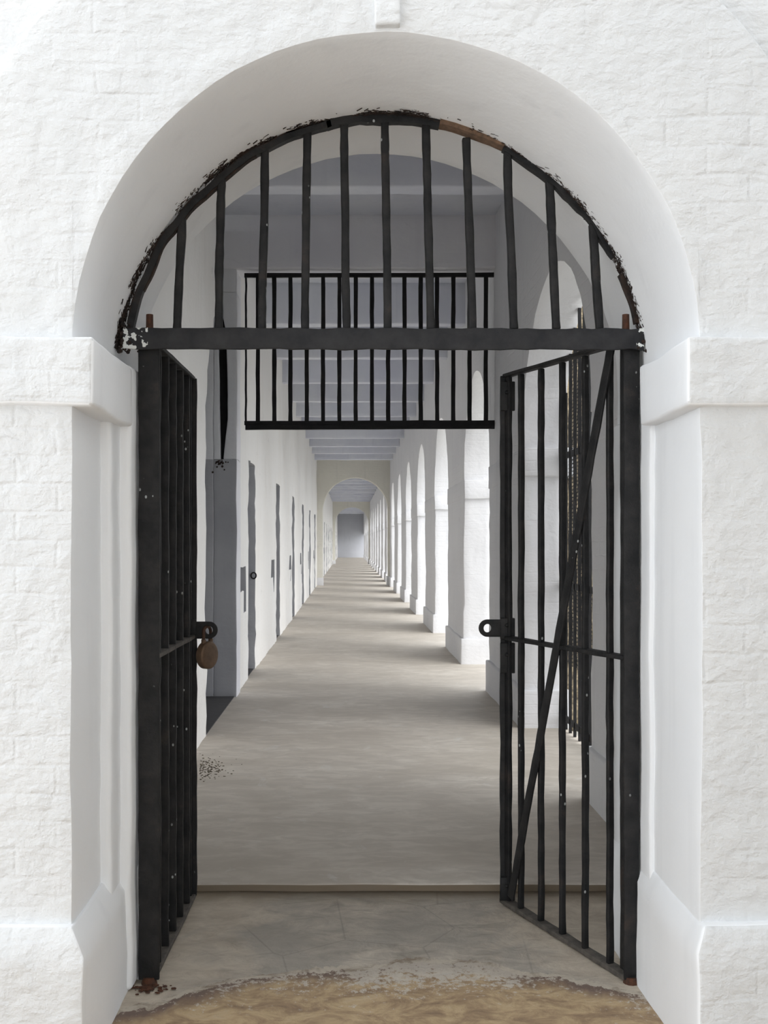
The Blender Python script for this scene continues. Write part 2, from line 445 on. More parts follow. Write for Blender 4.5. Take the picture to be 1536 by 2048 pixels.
# imposts and plinths, wrapping front face and reveal
def lblock(name, xa, xb, z0, z1, y0, y1, label, cat, chamfer=0.0):
    bm = bmesh.new()
    box(bm, min(xa, xb), max(xa, xb), y0, y1, z0, z1, (0.05, 0.05, 0.045))
    if chamfer:
        for v in bm.verts:
            if v.co.z > z1 - 1e-4:
                inner = xb
                if abs(v.co.x - inner) < 1e-4: v.co.x += chamfer * (1 if xa > xb else -1)
                if abs(v.co.y - y0) < 1e-4: v.co.y += chamfer * 0.8
                v.co.z += 0.03 * 1
            
    wob(bm, 0.008, 2.6)
    o = bevel(link(name, bm, M_FRONT), 0.012, 3)
    o.data.materials.append(M_REVEAL)
    for p in o.data.polygons:
        if abs(p.normal.y) < 0.6: p.material_index = 1
    tag(o, label, cat, kind='structure'); return o
lblock('trim_5', -3.0, -0.748, 1.948, 2.150, 2.985, 3.55, 'projecting whitewashed impost block at the left springing of the near arch', 'trim')
lblock('trim_6', 3.2, 0.992, 1.948, 2.150, 2.985, 3.50, 'projecting whitewashed impost block at the right springing of the near arch', 'trim')
lblock('trim_7', -3.0, -0.768, -0.05, 0.39, 2.965, 3.66, 'tall whitewashed plinth at the foot of the left jamb', 'trim', 0.045)
lblock('trim_8', 3.2, 1.010, -0.05, 0.40, 2.965, 3.985, 'tall whitewashed plinth at the foot of the right jamb', 'trim', 0.03)
bm = bmesh.new()
box(bm, -1.0, -0.742, 3.64, 3.985, -0.05, 0.40, (0.05, 0.05, 0.05)); wob(bm, 0.007, 2.6)
o = bevel(link('trim_9', bm, M_REVEAL), 0.012, 3)
tag(o, 'inner whitewashed plinth beside the left gate pivot', 'trim', kind='structure')

# ------------------------------------------------------------------ floors
bm = bmesh.new()
box(bm, -3.0, 3.2, -6.0, 4.56, -0.15, 0.0, (0.1, 0.1, 0.2))
for v in bm.verts:
    if v.co.z > -0.01: v.co.z += 0.006 * noise.noise(Vector((v.co.x * 2.5, v.co.y * 2.5, 0)))- 0.004
o = link('floor', bm, M_SILL, smooth=True)
tag(o, 'worn cement and stained stone threshold floor under the open gate', 'floor', kind='structure')

LX, RX = -1.12, 1.43
ENDY = 100.5
bm = bmesh.new()
box(bm, -2.9, 1.80, 4.56, ENDY, -0.2, CZ, (0.25, 1.0, 0.3))
for v in bm.verts:
    if v.co.y < 4.57: v.co.y += 0.012 * noise.noise(Vector((v.co.x * 4, 0, 0)))
o = bevel(link('floor_1', bm, M_FLOOR), 0.012, 2)
tag(o, 'long smooth grey beige concrete corridor floor running to the far end wall', 'floor', kind='structure')

# ------------------------------------------------------------------ corridor left wall
PITCH = 4.37
doors = [(11.4 + PITCH * k, 12.25 + PITCH * k) for k in range(20)]
AL0, AL1, ALS = 8.02, 10.16, 2.62
ALC = [(8.02, 2.62), (8.12, 2.95), (8.25, 3.15), (8.45, 3.30), (8.62, 3.5), (8.72, 3.9), (8.78, 4.77), (10.16, 4.77)]
holes = []
for a, b in doors:
    holes.append((a, b, CZ - 0.5, 2.46))
    holes.append((a - 0.93, a - 0.30, 1.03, 1.29))       # lock niche
    holes.append((a - 0.50, a - 0.30, 0.80, 1.03))       # its slit
us = set()
for h in holes: us.add(h[0]); us.add(h[1])
us |= set(frange(AL0, 8.78, 0.03)) | {8.78, AL1 - 0.0005, AL1}; us |= {FY1 - 0.3, ENDY}
us = sorted(us)
full = []
for a, b in zip(us[:-1], us[1:]):
    st = 0.09 if a < 22 else 0.5
    full += frange(a, b, st)[:-1] if b - a > st else [a]
full.append(us[-1])
rows = sorted(set([CZ - 0.15, 0.80, 1.03, 1.29, 2.46, ALS] + frange(0.1, 0.8, 0.09) + frange(1.29, 2.46, 0.09)))
rows = [r for i, r in enumerate(rows) if i == 0 or r - rows[i - 1] > 1e-5]
def zbl(u):
    if AL0 < u < AL1:
        for (a, za), (b, zc) in zip(ALC[:-1], ALC[1:]):
            if a <= u <= b: return za + (zc - za) * (u - a) / (b - a)
    return ALS
def solid_l(u, z):
    if AL0 < u < AL1: return False
    for a, b, z0, z1 in holes:
        if a < u < b and z0 < z < z1: return False
    return True
P, cells = wallgrid(full, rows, zbl, CEIL + 0.05, 8, solid_l)
bm = bmesh.new()
prism(bm, P, cells, place_yz, LX, LX - 0.45, 3)
box(bm, LX - 0.75, LX - 0.44, AL1 + 0.35, ENDY, 0.0, CEIL, None)
for a, b in doors:
    box(bm, LX - 0.5, LX - 0.10, a - 0.97, a - 0.26, 0.7, 1.35)
wob(bm, 0.011, 1.9)
for v in bm.verts: v.co += noise.noise_vector(v.co * 6.5) * 0.011 + noise.noise_vector(v.co * 15) * 0.006
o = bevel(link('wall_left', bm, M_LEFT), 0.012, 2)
tag(o, 'long whitewashed corridor wall on the left with cell doorways and lock niches', 'wall', kind='structure')

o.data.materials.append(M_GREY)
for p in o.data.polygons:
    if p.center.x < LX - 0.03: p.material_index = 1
# alcove behind the arched opening in the left wall
bm = bmesh.new()
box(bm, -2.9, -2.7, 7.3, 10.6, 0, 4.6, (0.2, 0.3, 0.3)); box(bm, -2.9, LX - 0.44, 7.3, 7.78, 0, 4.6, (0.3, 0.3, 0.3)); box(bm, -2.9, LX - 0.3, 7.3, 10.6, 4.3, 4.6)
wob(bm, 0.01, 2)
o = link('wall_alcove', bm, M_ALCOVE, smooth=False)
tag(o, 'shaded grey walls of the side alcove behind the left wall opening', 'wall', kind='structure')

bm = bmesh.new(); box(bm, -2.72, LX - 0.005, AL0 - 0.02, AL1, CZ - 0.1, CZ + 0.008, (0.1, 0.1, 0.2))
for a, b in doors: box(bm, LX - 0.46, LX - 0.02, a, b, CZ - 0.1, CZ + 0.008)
o = link('floor_2', bm, M_SHADEFLOOR); tag(o, 'shade-coloured floor inside the alcove and the cell doorways on the left', 'floor', kind='structure')

# ------------------------------------------------------------------ cross wall with the transom grille
CY0, CY1 = 10.05, 10.40
bm = bmesh.new()
# left pier with a tall curved slot, right stub, head
us = sorted(set([-2.75] + frange(-2.75, -1.4, 0.15) + frange(-1.4, LX + 0.02, 0.05)))
box(bm, -2.75, -1.33, CY0, CY1, 0.0, 4.23, (0.1, 0.1, 0.1))
box(bm, -1.33, LX + 0.02, CY0, CY1, 0.0, 2.36, (0.05, 0.1, 0.1))
# strips either side of the slot, following its bow
def slot_edges(z):
    t = (z - 2.36) / (4.0 - 2.36)
    bow = 0.035 * math.sin(PI * min(1, max(0, t * 1.1)) * 0.9)
    l = -1.262 - 0.03 * t; w = 0.03 + 0.052 * min(1, t * 4) ; w *= min(1, max(0.06, (1 - t) * 4))
    return l, l + w
zs = frange(2.36, 4.0, 0.08)
for s in (0, 1):
    P = []; cells = []
    for k, z in enumerate(zs):
        l, r = slot_edges(z)
        a, b = (-1.33, l) if s == 0 else (r, LX + 0.02)
        for q in range(4): P.append((a + (b - a) * q / 3, z))
    for k in range(len(zs) - 1):
        for q in range(3):
            i = k * 4 + q; cells.append((i, i + 1, i + 5, i + 4))
    prism(bm, P, cells, place_xz, CY0, CY1, 3)
box(bm, -1.33, LX + 0.02, CY0, CY1, 4.0, 4.23, (0.05, 0.1, 0.1))
box(bm, -2.75, RX + 0.1, CY0 - 0.05, CY1, 4.225, CEIL + 0.02, (0.12, 0.1, 0.08))
wob(bm, 0.008, 2.4)
o = bevel(link('wall_back', bm, M_CROSS), 0.010, 2)
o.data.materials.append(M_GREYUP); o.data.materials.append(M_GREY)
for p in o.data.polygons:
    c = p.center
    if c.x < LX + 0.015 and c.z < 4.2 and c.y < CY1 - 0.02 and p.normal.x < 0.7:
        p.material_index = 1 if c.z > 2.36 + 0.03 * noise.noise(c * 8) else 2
tag(o, 'pale grey cross wall over the corridor that holds the barred transom', 'wall', kind='structure')
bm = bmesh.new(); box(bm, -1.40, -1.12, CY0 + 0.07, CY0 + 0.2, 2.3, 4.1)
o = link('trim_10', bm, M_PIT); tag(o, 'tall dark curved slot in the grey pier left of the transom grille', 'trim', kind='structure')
# soot crumbs at the foot of the slot
bm = bmesh.new()
for i in range(26):
    x = -1.245 + random.gauss(0, 0.035) - i * 0.001; z = 2.36 - abs(random.gauss(0, 0.05))
    bmesh.ops.create_icosphere(bm, subdivisions=1, radius=random.uniform(0.004, 0.013), matrix=Matrix.Translation((x, CY0 - 0.002, z)))
o = link('soot_stain', bm, M_SOOT); tag(o, 'crumbly black soot stain under the dark slot in the pier', 'stain', kind='stuff')

# ------------------------------------------------------------------ arcade on the right
POFF, PW = 8.40, 2.05
piers = [(FY1 - 0.2, 6.05)] + [(POFF + PITCH * k, POFF + PITCH * k + PW) for k in range(21)] 
TH = 0.34
SPR = 2.32
gaps = [(piers[i][1], piers[i + 1][0]) for i in range(len(piers) - 1)]
us = [FY1 - 0.2]
for (a, b), (pa, pb) in zip(gaps, piers[1:]):
    st = 0.15 if a < 22 else 0.6
    us += frange(us[-1], a, st)[1:]
    us += arch_us(a, b, 32 if a < 30 else 18)[1:]
us += frange(us[-1], ENDY, 0.6)[1:]
def zbr(u):
    for a, b in gaps:
        if a < u < b: return SPR + math.sqrt(max(0, ((b - a) / 2) ** 2 - (u - (a + b) / 2) ** 2))
    return SPR
P, cells = wallgrid(us, [SPR], zbr, CEIL + 0.05, 10, lambda u, z: True)
bm = bmesh.new(); prism(bm, P, cells, place_yz, RX, RX + TH, 3)
wob(bm, 0.012, 1.9)
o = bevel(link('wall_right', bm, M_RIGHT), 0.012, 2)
tag(o, 'whitewashed arcade wall of round arches above the right hand piers', 'wall', kind='structure')
ORD = ['nearest', 'second', 'third', 'fourth', 'fifth', 'sixth', 'seventh', 'eighth', 'ninth', 'tenth', 'eleventh', 'twelfth', 'thirteenth', 'fourteenth', 'fifteenth',
       'sixteenth', 'seventeenth', 'eighteenth', 'nineteenth', 'twentieth', 'twenty-first', 'twenty-second', 'twenty-third', 'twenty-fourth', 'twenty-fifth',
       'twenty-sixth', 'twenty-seventh', 'twenty-eighth', 'twenty-ninth', 'thirtieth', 'thirty-first', 'thirty-second', 'thirty-third', 'thirty-fourth', 'thirty-fifth', 'thirty-sixth', 'thirty-seventh', 'thirty-eighth', 'thirty-ninth', 'fortieth']
for k, (a, b) in enumerate(piers):
    st = (0.1, 0.12, 0.12) if a < 22 else (0.2, 0.5, 0.4)
    bm = bmesh.new(); box(bm, RX, RX + TH, a, b, CZ - 0.1, SPR + 0.01, st); wob(bm, 0.012, 1.9)
    for v in bm.verts: v.co += noise.noise_vector(v.co * 6.5) * 0.007
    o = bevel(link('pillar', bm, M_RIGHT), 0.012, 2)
    tag(o, ('whitewashed arcade pillar just behind the right gate leaf, nearest on the right' if k == 0 else f'whitewashed arcade pillar on the right, {ORD[k]} from the gate'), 'pillar', 'arcade pillars along the corridor', 'structure')
    e = 0.035
    bm = bmesh.new(); box(bm, RX - e, RX + TH + e, a - (e if k else 0), b + e, CZ - 0.1, 0.345, st); wob(bm, 0.010, 1.9)
    p = bevel(link('plinth', bm, M_RIGHT, o), 0.014, 2)
    if k:
        bm = bmesh.new(); box(bm, RX - 0.004, RX + TH + 0.07, a - 0.05, b + 0.05, 2.09, SPR, st); wob(bm, 0.010, 1.9)
        p = bevel(link('impost', bm, M_RIGHT, o), 0.010, 2)

# ------------------------------------------------------------------ ceiling and beams
bm = bmesh.new(); box(bm, -3.0, RX + TH + 0.35, FY1 - 0.1, ENDY + 0.3, CEIL, CEIL + 0.25, (0.6, 1.5, 0.3)); wob(bm, 0.006, 1.5)
o = link('ceiling', bm, M_BEAM); tag(o, 'pale blue grey whitewashed ceiling of the corridor', 'ceiling', kind='structure')
beams = [5.45, 7.74] + [12.62 + 2.31 * k for k in range(10)] + [38.0 + 2.31 * k for k in range(14)] + [72.4 + 2.31 * k for k in range(12)]
for k, y in enumerate(beams):
    bm = bmesh.new(); box(bm, LX - 0.02, RX + 0.02, y, y + 0.19, 4.235, CEIL + 0.02, (0.12, 0.1, 0.1)); wob(bm, 0.008, 2.4)
    o = bevel(link('ceiling_beam', bm, M_BEAM), 0.012, 2)
    lab = ('whitewashed ceiling beam before the transom grille, ' + ('nearer of two' if k == 0 else 'seen through the arched grille')) if k < 2 else f'whitewashed ceiling beam past the transom grille, {("first" if k == 2 else ORD[k-2])} beyond it'
    tag(o, lab, 'beam', 'ceiling beams along the corridor', 'structure')

# ------------------------------------------------------------------ far arches and end wall
def far_arch(name, y, cx, r, spring, label, t=0.42):
    bm = bmesh.new()
    arch_slab(bm, LX - 0.05, RX + 0.05, None, None, r, y, y + t, CEIL + 0.02, 3, 0.2, 0.08, cx, CZ - 0.1, spring)
    wob(bm, 0.01, 2)
    o = bevel(link(name, bm, M_FARARCH), 0.012, 2); tag(o, label, 'wall', kind='structure')
    bm = bmesh.new(); box(bm, cx + r - 0.04, RX, y - 0.04, y + t + 0.04, CZ - 0.1, 0.35); box(bm, LX, cx - r + 0.02, y - 0.03, y + t + 0.03, CZ - 0.1, 0.30)
    bevel(link('plinth', bm, M_RIGHT, o), 0.012, 2)
far_arch('wall_far_arch', 35.85, 0.22, 1.14, 2.66, 'cream whitewashed cross wall with a round archway, first down the corridor')
far_arch('wall_far_arch', 70.2, 0.20, 1.14, 2.80, 'cream whitewashed cross wall with a round archway, second and farther down the corridor')
bm = bmesh.new(); box(bm, -3, 2.2, ENDY, ENDY + 0.3, -0.1, CEIL + 0.1, (0.3, 0.2, 0.3)); wob(bm, 0.01, 2)
o = link('wall_end', bm, M_END); tag(o, 'flat blue grey wall closing the far end of the corridor', 'wall', kind='structure')

# ------------------------------------------------------------------ outside, right
bm = bmesh.new(); box(bm, RX + TH - 0.05, 30, -10, 120, -0.5, -0.15, None)
o = link('ground', bm, M_GROUND); tag(o, 'pale bare ground outside the arcade', 'ground', kind='structure')
bm = bmesh.new(); box(bm, RX + TH - 0.02, 2.75, 9.2, 9.55, -0.3, 4.6, (0.05, 0.08, 0.05))
for v in bm.verts:
    v.co += noise.noise_vector(v.co * 9) * 0.035 + noise.noise_vector(v.co * 30) * 0.015
o = link('wall_outside', bm, M_STONE); tag(o, 'rough brown stone wall glimpsed through the bars of the nearest side arch', 'wall', kind='structure')

# ------------------------------------------------------------------ side arch grille (nearest arch on the right)
def group_root(name, loc, label, cat, group=None):
    o = empty(name, loc); tag(o, label, cat, group); return o
sg = group_root('side_grille', (RX + 0.33, 7.2, CZ), 'tall dark iron bar grille closing the nearest side arch on the right', 'grille')
sg_l = Vector(sg.location)
def rel(bmx, loc):
    for v in bmx.verts: v.co -= Vector(loc)
for k in range(14):
    y = 6.17 + 0.165 * k
    c, r = (6.05 + 8.40) / 2, (8.40 - 6.05) / 2
    zt = SPR + math.sqrt(max(0.0, r * r - (y - c) ** 2)) 
    bm = bmesh.new(); bar(bm, (RX + 0.33, y, CZ), (RX + 0.33, y, zt), 0.022, 0.022, 10, jit=0.003); rel(bm, sg_l)
    link('bar', bm, M_IRON_G, sg)
for z in (0.12, 1.2, 2.25):
    bm = bmesh.new(); bar(bm, (RX + 0.33, 6.05, z), (RX + 0.33, 8.40, z), 0.05, 0.012, 4, side=Vector((0, 0, 1))); rel(bm, sg_l)
    link('rail', bm, M_IRON_G, sg)

bm = bmesh.new(); ys = [7.55 + 0.03 * i for i in range(28)]; zsn = [0.55 + 0.03 * k for k in range(88)]
vv = {}
c, r = (6.05 + 8.40) / 2, (8.40 - 6.05) / 2
for i, y in enumerate(ys):
    for k, z in enumerate(zsn): vv[(i, k)] = bm.verts.new((RX + 0.36 + 0.01 * noise.noise(Vector((0, y * 5, z * 5))), y + 0.006 * noise.noise(Vector((9, y * 20, z * 20))), z + (0.015 if i % 2 else 0)))
for i in range(len(ys) - 1):
    for k in range(len(zsn) - 1):
        zt = SPR + math.sqrt(max(0.0, r * r - (ys[i] - c) ** 2))
        if zsn[k + 1] < zt: bm.faces.new((vv[(i, k)], vv[(i + 1, k)], vv[(i + 1, k + 1)], vv[(i, k + 1)]))
for v in [v for v in bm.verts if not v.link_faces]: bm.verts.remove(v)
rel(bm, sg_l)
o = link('netting', bm, M_IRON_G, sg); m = o.modifiers.new('wire', 'WIREFRAME'); m.thickness = 0.004; m.use_even_offset = False

# ------------------------------------------------------------------ arched fanlight grille above the gate
def at(x, y, Y):
    return Vector(((x - 698) * Y / F, Y, H + (1084 - y) * Y / F))
FYG = 3.615
fan = group_root('arched_grille', (0.125, FYG, 2.23), 'fixed black iron fan of upright bars filling the head of the near arch', 'grille')
fl = Vector(fan.location)
def fanlink(name, bm, mat):
    rel(bm, fl); return link(name, bm, mat, fan)
bm = bmesh.new()
bar(bm, at(246, 677, 3.575), at(1288, 679, 3.575), 0.074, 0.012, 40, side=Vector((0, 0, 1)), jit=0.0015)
o = fanlink('crossbar', bm, M_BAR); bevel(o, 0.003, 2)
bars = [(365, 428, 354), (443, 352, 437), (530, 296, 524), (615, 262, 610), (688, 245, 693), (770, 240, 776), (852, 246, 861), (933, 276, 945), (1014, 303, 1028), (1098, 352, 1113), (1184, 448, 1200)]
for xt, yt, xb in bars:
    bm = bmesh.new(); a, b = at(xb, 660, FYG), at(xt, yt, FYG)
    bar(bm, a, b, 0.0285, 0.026, 16, jit=0.0025)
    bevel(fanlink('bar', bm, M_IRON), 0.006, 2)
# arch-shaped rim in three lengths, the gap after the eighth bar left open as in the photo
def rim(t0, t1, r=0.915, w=0.028, d=0.03, mat=M_SOOT, name='arch_rim', lift=0.0, jit=0.006):
    bm = bmesh.new(); n = max(6, int((t1 - t0) * 40)); rings = []
    for i in range(n + 1):
        t = t0 + (t1 - t0) * i / n
        rr = r + lift + jit * noise.noise(Vector((t * 9, 1.3, r * 7)))
        ww = w * (1 + 0.35 * noise.noise(Vector((t * 23, 5, 0))))
        c = Vector((0.128, FYG, AZ + 0.0)); u = Vector((math.cos(t), 0, math.sin(t)))
        rings.append([bm.verts.new(c + u * (rr + a * ww / 2) + Vector((0, b * d / 2, 0))) for a, b in ((-1, -1), (1, -1), (1, 1), (-1, 1))])
    for i in range(n):
        for k in range(4): bm.faces.new((rings[i][k], rings[i][(k + 1) % 4], rings[i + 1][(k + 1) % 4], rings[i + 1][k]))
    bm.faces.new(rings[0]); bm.faces.new(rings[-1][::-1])
    return fanlink(name, bm, mat)
rim(math.radians(102), math.radians(169), w=0.022, mat=M_IRON, jit=0.009); rim(math.radians(78), math.radians(103), 0.917, mat=M_IRON)
rim(math.radians(28), math.radians(63), mat=M_IRON, w=0.025, jit=0.009); rim(math.radians(12.5), math.radians(24), 0.914, 0.026)
for a0, a1, r0, w0 in ((100, 168, 0.925, 0.010), (120, 160, 0.905, 0.009), (86, 112, 0.926, 0.012), (26, 62, 0.925, 0.010), (14, 40, 0.917, 0.008), (74, 96, 0.926, 0.008)):
    rim(math.radians(a0), math.radians(a1), r0, w0, 0.022, M_SOOT, 'rim_splinter', 0.0, 0.014)
rim(math.radians(63), math.radians(78), 0.922, 0.022, 0.05, M_EARTH, 'mortar_edge')['label'] = 'brown broken mortar edge where the rim is missing'
# rusty pivot stubs sticking up through the crossbar
# ragged soot and cut-back plaster round the rim
bm = bmesh.new()
for i in range(9000):
    t = random.uniform(math.radians(7), math.radians(174))
    deg = math.degrees(t)
    if 63 < deg < 80 and random.random() < 0.7: continue
    rr = AR - 0.004 + random.uniform(-0.002, 0.010); y = FYG + random.gauss(-0.008, 0.02)
    y = max(FYG - 0.06, min(FYG + 0.02, y))
    L = random.uniform(0.002, 0.011); s = random.uniform(0.0006, 0.0018)
    if noise.noise(Vector((t * 9, y * 20, 2))) < -0.12 - 0.0 * t: continue
    c = Vector((ACX + rr * math.cos(t), y, AZ + rr * math.sin(t))); tg = Vector((-math.sin(t), random.gauss(0, 0.5), math.cos(t))).normalized()
    bar(bm, c - tg * L, c + tg * L + Vector((random.gauss(0, .003), 0, random.gauss(0, .003))), s * 2, s * 1.5, 1, side=Vector((0.3, 1, 0.2)))
fanlink('soot_crust', bm, M_SOOT)['kind'] = 'stuff'
for sx in (0, 1):       # soot at both ends of the crossbar
    bm = bmesh.new()
    for i in range(70):
        c = at((250 if sx == 0 else 1293) + random.gauss(0, 9), random.uniform(650, 705), 3.60) + Vector((0, random.uniform(-0.03, 0.01), 0))
        bmesh.ops.create_icosphere(bm, subdivisions=1, radius=random.uniform(0.003, 0.009), matrix=Matrix.Translation(c))
    o = fanlink('end_crust', bm, M_SOOT)

# ------------------------------------------------------------------ gate leaves
LT, LM = 2.262, 1.14
def leaf(name, px, py, fx, fy, label, brace, sgn):
    d = Vector((fx - px, fy - py, 0)); L = d.length; e = d.normalized(); nrm = Vector((-e.y, e.x, 0))
    root = empty(name, (px, py, 0)); tag(root, label, 'gate', 'open gate leaves')
    def pt(t, z, off=0.0): return e * (L * t) + nrm * off + Vector((0, 0, z))
    def add(nm, a, b, w, dd, n=20, side=e, mat=M_IRON, bv=0.003, jit=0.0015):
        bm = bmesh.new(); bar(bm, a, b, w, dd, n, side=side, jit=jit)
        o = link(nm, bm, mat, root); bevel(o, bv, 2); return o
    # hinge stile: a flat facing the viewer plus a flat in the leaf plane
    bm = bmesh.new()
    wx = 0.074 if sgn < 0 else 0.054
    X = Vector((1, 0, 0))
    bar(bm, Vector((0, -0.006, 0.012)), Vector((0, -0.006, 2.262)), wx, 0.012, 30, side=X, jit=0.0012)
    bar(bm, pt(0.03, 0.03), pt(0.03, 2.262), 0.055, 0.016, 30, side=e, jit=0.001)
    o = link('hinge_stile', bm, M_IRON, root); bevel(o, 0.003, 2)
    # free stile
    bm = bmesh.new()
    bar(bm, pt(1, 0.012) , pt(1, LT), 0.052, 0.012, 30, side=X, jit=0.0012)
    bar(bm, pt(0.985, 0.012), pt(0.985, LT), 0.045, 0.016, 30, side=e, jit=0.001)
    o = link('free_stile', bm, M_IRON, root); bevel(o, 0.003, 2)
    for k in range(5):
        t = 0.143 + 0.178 * k
        add('bar', pt(t, 0.02), pt(t, LT - 0.01), 0.018, 0.032 if sgn < 0 else 0.0245, 40, bv=0.004, jit=0.0025)
    add('top_rail', pt(0, LT), pt(1.0, LT), 0.04, 0.014, 10, side=nrm)
    add('middle_rail', pt(0.02, LM), pt(1.0, LM), 0.045, 0.016, 10, side=nrm, mat=M_DUSTY if sgn < 0 else M_IRON)
    add('bottom_rail', pt(0, 0.012), pt(1.02, 0.012), 0.045, 0.018, 10, side=nrm, mat=M_DUSTY)
    # pivot pins
    ox = 0.0 if sgn < 0 else -0.017
    bm = bmesh.new(); tube(bm, [(ox, 0.005, 2.25), (ox, 0.005, 2.352)], [0.014, 0.0125], 12); link('pivot_pin', bm, M_RUST, root)
    bm = bmesh.new(); tube(bm, [(0, 0.0, -0.01), (0, 0.0, 0.02)], [0.03, 0.022], 12); link('pivot_foot', bm, M_RUST, root)
    if brace:
        add('brace', pt(0.10, 2.25, 0.022 * sgn * -1 * -1), pt(0.91, 0.05, 0.022), 0.042, 0.010, 40, side=e)
    # hasp eye
    bm = bmesh.new(); hz = 1.168 if sgn < 0 else 1.182
    P = []; cells = []; n = 24; cxh = 0.058; ro, ri = 0.037, 0.0165
    for i in range(n):
        t = 2 * PI * i / n
        ct, st = math.cos(t), math.sin(t)
        x = cxh + ro * ct; z = ro * st
        if ct < -0.05: x = -0.03; z = ro * max(-1, min(1, st * 1.35))
        P.append((x, z)); P.append((cxh + ri * ct, ri * st * 1.1))
    for i in range(n):
        j = (i + 1) % n; cells.append((2 * i, 2 * j, 2 * j + 1, 2 * i + 1))
    m = 1 if sgn < 0 else -1
    base = pt(1, hz) + Vector((m * 0.024, -0.016, 0))
    prism(bm, P, cells, lambda u, w, dd: (base.x + m * u, base.y + dd, base.z + w), -0.007, 0.007, 1)
    o = link('hasp', bm, M_IRON, root); bevel(o, 0.003, 2)
    # backing plates on the free stile
    plates = [(1.145, 1.215)] if sgn < 0 else [(1.135, 1.225), (0.99, 1.12), (2.11, 2.235), (0.02, 0.12)]
    for z0, z1 in plates:
        bm = bmesh.new(); c = pt(1.0, 0)
        bar(bm, c + Vector((0.004 * -m, -0.017, z0)), c + Vector((0.004 * -m, -0.017, z1)), 0.062, 0.018, 3, side=X)
        o = link('latch_plate', bm, M_IRON, root); bevel(o, 0.003, 2)
        bm = bmesh.new(); bmesh.ops.create_icosphere(bm, subdivisions=2, radius=0.009, matrix=Matrix.Translation(c + Vector((0, -0.027, (z0 + z1) / 2 + 0.015))))
        link('bolt_head', bm, M_IRON, o, True)
    return root
ll = leaf('gate_leaf', -0.703, GY, -0.688, GY + 0.85, 'left black barred gate leaf swung inwards against the jamb, padlock on its hasp', False, -1)
rl = leaf('gate_leaf', 0.993, GY, 0.673, GY + 0.785, 'right black barred gate leaf standing half open with a diagonal brace', True, 1)

# ------------------------------------------------------------------ padlock
hx, hy, hz = -0.688 + 0.024 + 0.058, GY + 0.85 - 0.016, 1.168
pl = group_root('padlock', (hx - 0.009, hy, hz - 0.108), 'round worn brass padlock hanging from the left gate hasp', 'padlock')
pl.rotation_euler = (0, 0, math.radians(58))
pl.scale = (1.06, 1.06, 1.06)
bm = bmesh.new()
n = 40; R0, T = 0.054, 0.019
prof = [(0.0, T * 1.05), (R0 * 0.55, T * 1.05), (R0 * 0.62, T), (R0 * 0.9, T * 0.95), (R0, T * 0.7), (R0, -T * 0.7), (R0 * 0.9, -T * 0.95), (R0 * 0.6, -T), (0.0, -T * 1.02)]
rings = []
for r, yy in prof:
    rings.append([bm.verts.new((r * math.cos(2 * PI * k / n), yy, r * 1.05 * math.sin(2 * PI * k / n))) for k in range(n)] if r > 0 else [bm.verts.new((0, yy, 0))])
for a, b in zip(rings[:-1], rings[1:]):
    for k in range(n):
        k2 = (k + 1) % n
        if len(a) == 1: bm.faces.new((a[0], b[k2], b[k]))
        elif len(b) == 1: bm.faces.new((a[k], a[k2], b[0]))
        else: bm.faces.new((a[k], a[k2], b[k2], b[k]))
o = link('body', bm, M_BRASS, pl); bevel(o, 0.002, 2, 30)
bm = bmesh.new(); s = 0.022
tube(bm, [(-s, 0, 0.03)] + [(-s, 0, 0.08)] + [(s * math.cos(PI - PI * i / 12), 0, 0.095 + s * math.sin(PI * i / 12)) for i in range(13)] + [(s, 0, 0.08), (s, 0, 0.03)], 0.0068, 10)
link('shackle', bm, M_STEEL, pl, smooth=True)
bm = bmesh.new(); tube(bm, [(-s, 0, 0.046), (-s, 0, 0.066)], 0.010, 10); tube(bm, [(s, 0, 0.046), (s, 0, 0.066)], 0.010, 10)
link('collar', bm, M_BRASS, pl, smooth=True)

# ------------------------------------------------------------------ transom grille
TY = CY0 + 0.06
tg = group_root('transom_grille', (0.22, TY, 2.68), 'black transom grille of close upright bars high across the corridor', 'grille')
tl = Vector(tg.location)
def tlink(name, bm): rel(bm, tl); return link(name, bm, M_IRON_G, tg)
Zs = Vector((0, 0, 1))
bm = bmesh.new(); bar(bm, at(489, 551, TY), at(999, 550, TY), 0.040, 0.03, 10, side=Zs, jit=0.004); tlink('top_bar', bm)
bm = bmesh.new(); bar(bm, at(489, 846, TY), at(999, 845, TY), 0.040, 0.03, 10, side=Zs, jit=0.003); tlink('bottom_bar', bm)
bm = bmesh.new(); bar(bm, at(491, 855, TY), at(999, 853, TY), 0.045, 0.04, 10, side=Zs, jit=0.003); tlink('bottom_bar', bm)
for x in [516 + 32.55 * k for k in range(15)]:
    bm = bmesh.new(); bar(bm, at(x, 846, TY), at(x, 551, TY), 0.040, 0.03, 12, jit=0.004); tlink('bar', bm)
for x, w in ((492, 0.018), (998, 0.018)):
    bm = bmesh.new(); bar(bm, at(x, 850, TY), at(x, 551, TY), w, 0.03, 30, jit=0.007); tlink('side_bar', bm)

# ------------------------------------------------------------------ ring on the first cell doorway
bm = bmesh.new()
c = Vector((-1.137, doors[0][1] - 0.035, 1.15)); n = 20; rings = []
tube(bm, [c + Vector((0.030 * math.cos(2 * PI * i / n), 0, 0.036 * math.sin(2 * PI * i / n))) for i in range(n + 1)], 0.0085, 8)
tube(bm, [c + Vector((-0.03, 0, 0)), c + Vector((-0.035, 0.06, 0))], 0.008, 8)
rel(bm, c)
o = link('iron_ring', bm, M_IRON, None, True, c); tag(o, 'small black iron ring on the jamb of the first cell doorway', 'ring')

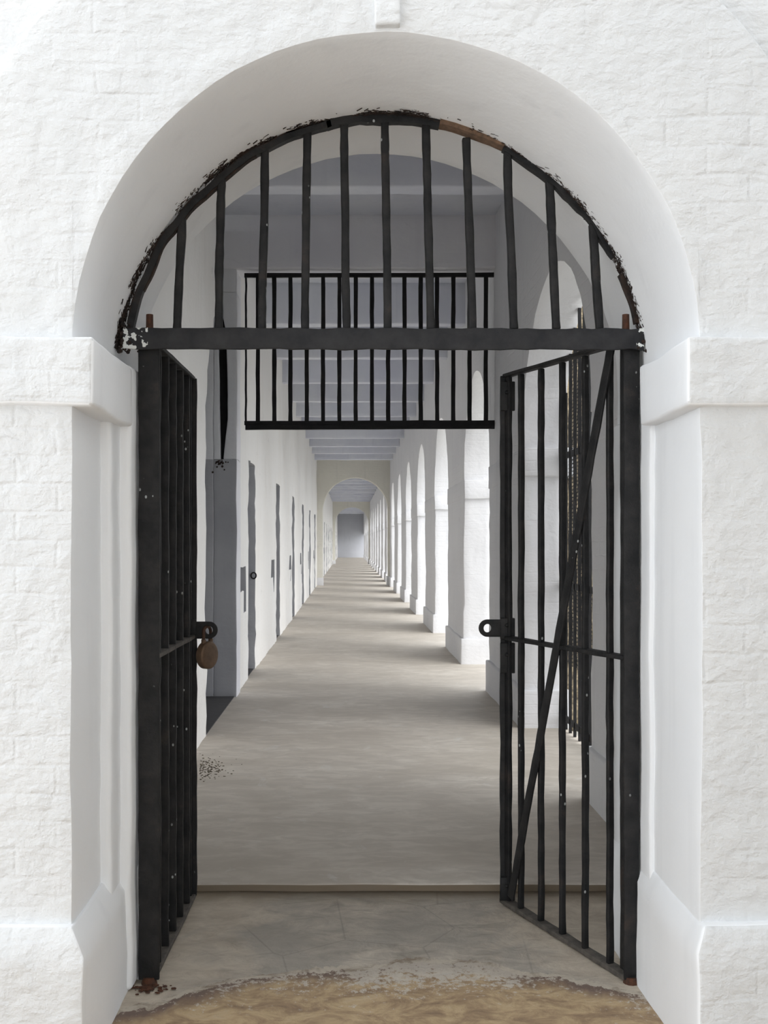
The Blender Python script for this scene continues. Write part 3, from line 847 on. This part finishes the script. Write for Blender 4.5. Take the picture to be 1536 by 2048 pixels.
# ------------------------------------------------------------------ grit on the floor, rust flakes at the left pivot
bm = bmesh.new()
for i in range(170):
    px, py = 400 + abs(random.gauss(0, 26)), 1538 + random.gauss(0, 12)
    Y = F * (H - CZ) / (py - 1084); x = (px - 698) * Y / F
    r = random.uniform(0.002, 0.006)
    bmesh.ops.create_icosphere(bm, subdivisions=1, radius=r, matrix=Matrix.Translation((x, Y, CZ + r * 0.4)) @ Matrix.Diagonal((1.4, 1.0, 0.6, 1)))
o = link('grit', bm, M_GRIT); tag(o, 'scatter of dark grit on the corridor floor beside the left gate leaf', 'grit', kind='stuff')
bm = bmesh.new()
for i in range(90):
    x, y = -0.70 + random.gauss(0, 0.03), 3.56 + random.gauss(0, 0.02); r = random.uniform(0.002, 0.008)
    bmesh.ops.create_icosphere(bm, subdivisions=1, radius=r, matrix=Matrix.Translation((x, y, r * 0.3)) @ Matrix.Diagonal((1.4, 1.0, 0.5, 1)))
o = link('rust_flakes', bm, M_RUST); tag(o, 'heap of brown rust flakes on the floor under the left gate pivot', 'rust', kind='stuff')

# ------------------------------------------------------------------ roof and walls out of view, added to dim the gate wall
LIGHT_SHADE = True
if LIGHT_SHADE:
    bm = bmesh.new(); box(bm, -3.2, 3.4, -4.6, 2.0, 4.4, 4.7); box(bm, -3.2, 3.4, -4.6, -4.3, 2.6, 4.5)
    box(bm, -3.3, -3.0, -4.6, -4.3, -0.1, 4.7); box(bm, 3.2, 3.5, -4.6, 3.1, -0.1, 4.85)
    o = link('wall_shade_added', bm, M_FRONT); tag(o, 'unseen whitewashed walls and roof added to shade the gateway', 'wall', kind='structure')

# ------------------------------------------------------------------ light
w = bpy.data.worlds.new('World'); scn.world = w; w.use_nodes = True
nt = w.node_tree; nt.nodes.clear()
out = nt.nodes.new('ShaderNodeOutputWorld'); bg = nt.nodes.new('ShaderNodeBackground')
bg.inputs[0].default_value = (0.93, 0.965, 1.0, 1); bg.inputs[1].default_value = 2.5
nt.links.new(bg.outputs[0], out.inputs[0])
def sun(name, d, e, angle, col):
    l = bpy.data.lights.new(name, 'SUN'); l.energy = e; l.angle = math.radians(angle); l.color = col
    o = bpy.data.objects.new(name, l); COL.objects.link(o)
    o.rotation_euler = Vector(d).to_track_quat('Z', 'Y').to_euler(); o.location = (6, 0, 8); return o
sun('sun', (1.0, -0.75, 0.75), 1.7, 55, (1.0, 0.98, 0.95))

# ------------------------------------------------------------------ camera
cam = bpy.data.cameras.new('camera'); co = bpy.data.objects.new('camera', cam); COL.objects.link(co)
co.location = (0, 0, H); co.rotation_euler = (PI / 2, 0, 0)
cam.sensor_fit = 'VERTICAL'; cam.sensor_height = 36.0; cam.lens = 36.0 * F / 2048
cam.shift_x = (768 - 698) / 2048; cam.shift_y = (1084 - 1024) / 2048
cam.clip_end = 300
scn.camera = co
vs = scn.view_settings
scn.display_settings.display_device = 'sRGB'
vs.view_transform = 'Standard'; vs.look = 'None'; vs.gamma = 1; vs.use_curve_mapping = False
vs.exposure = 0.0
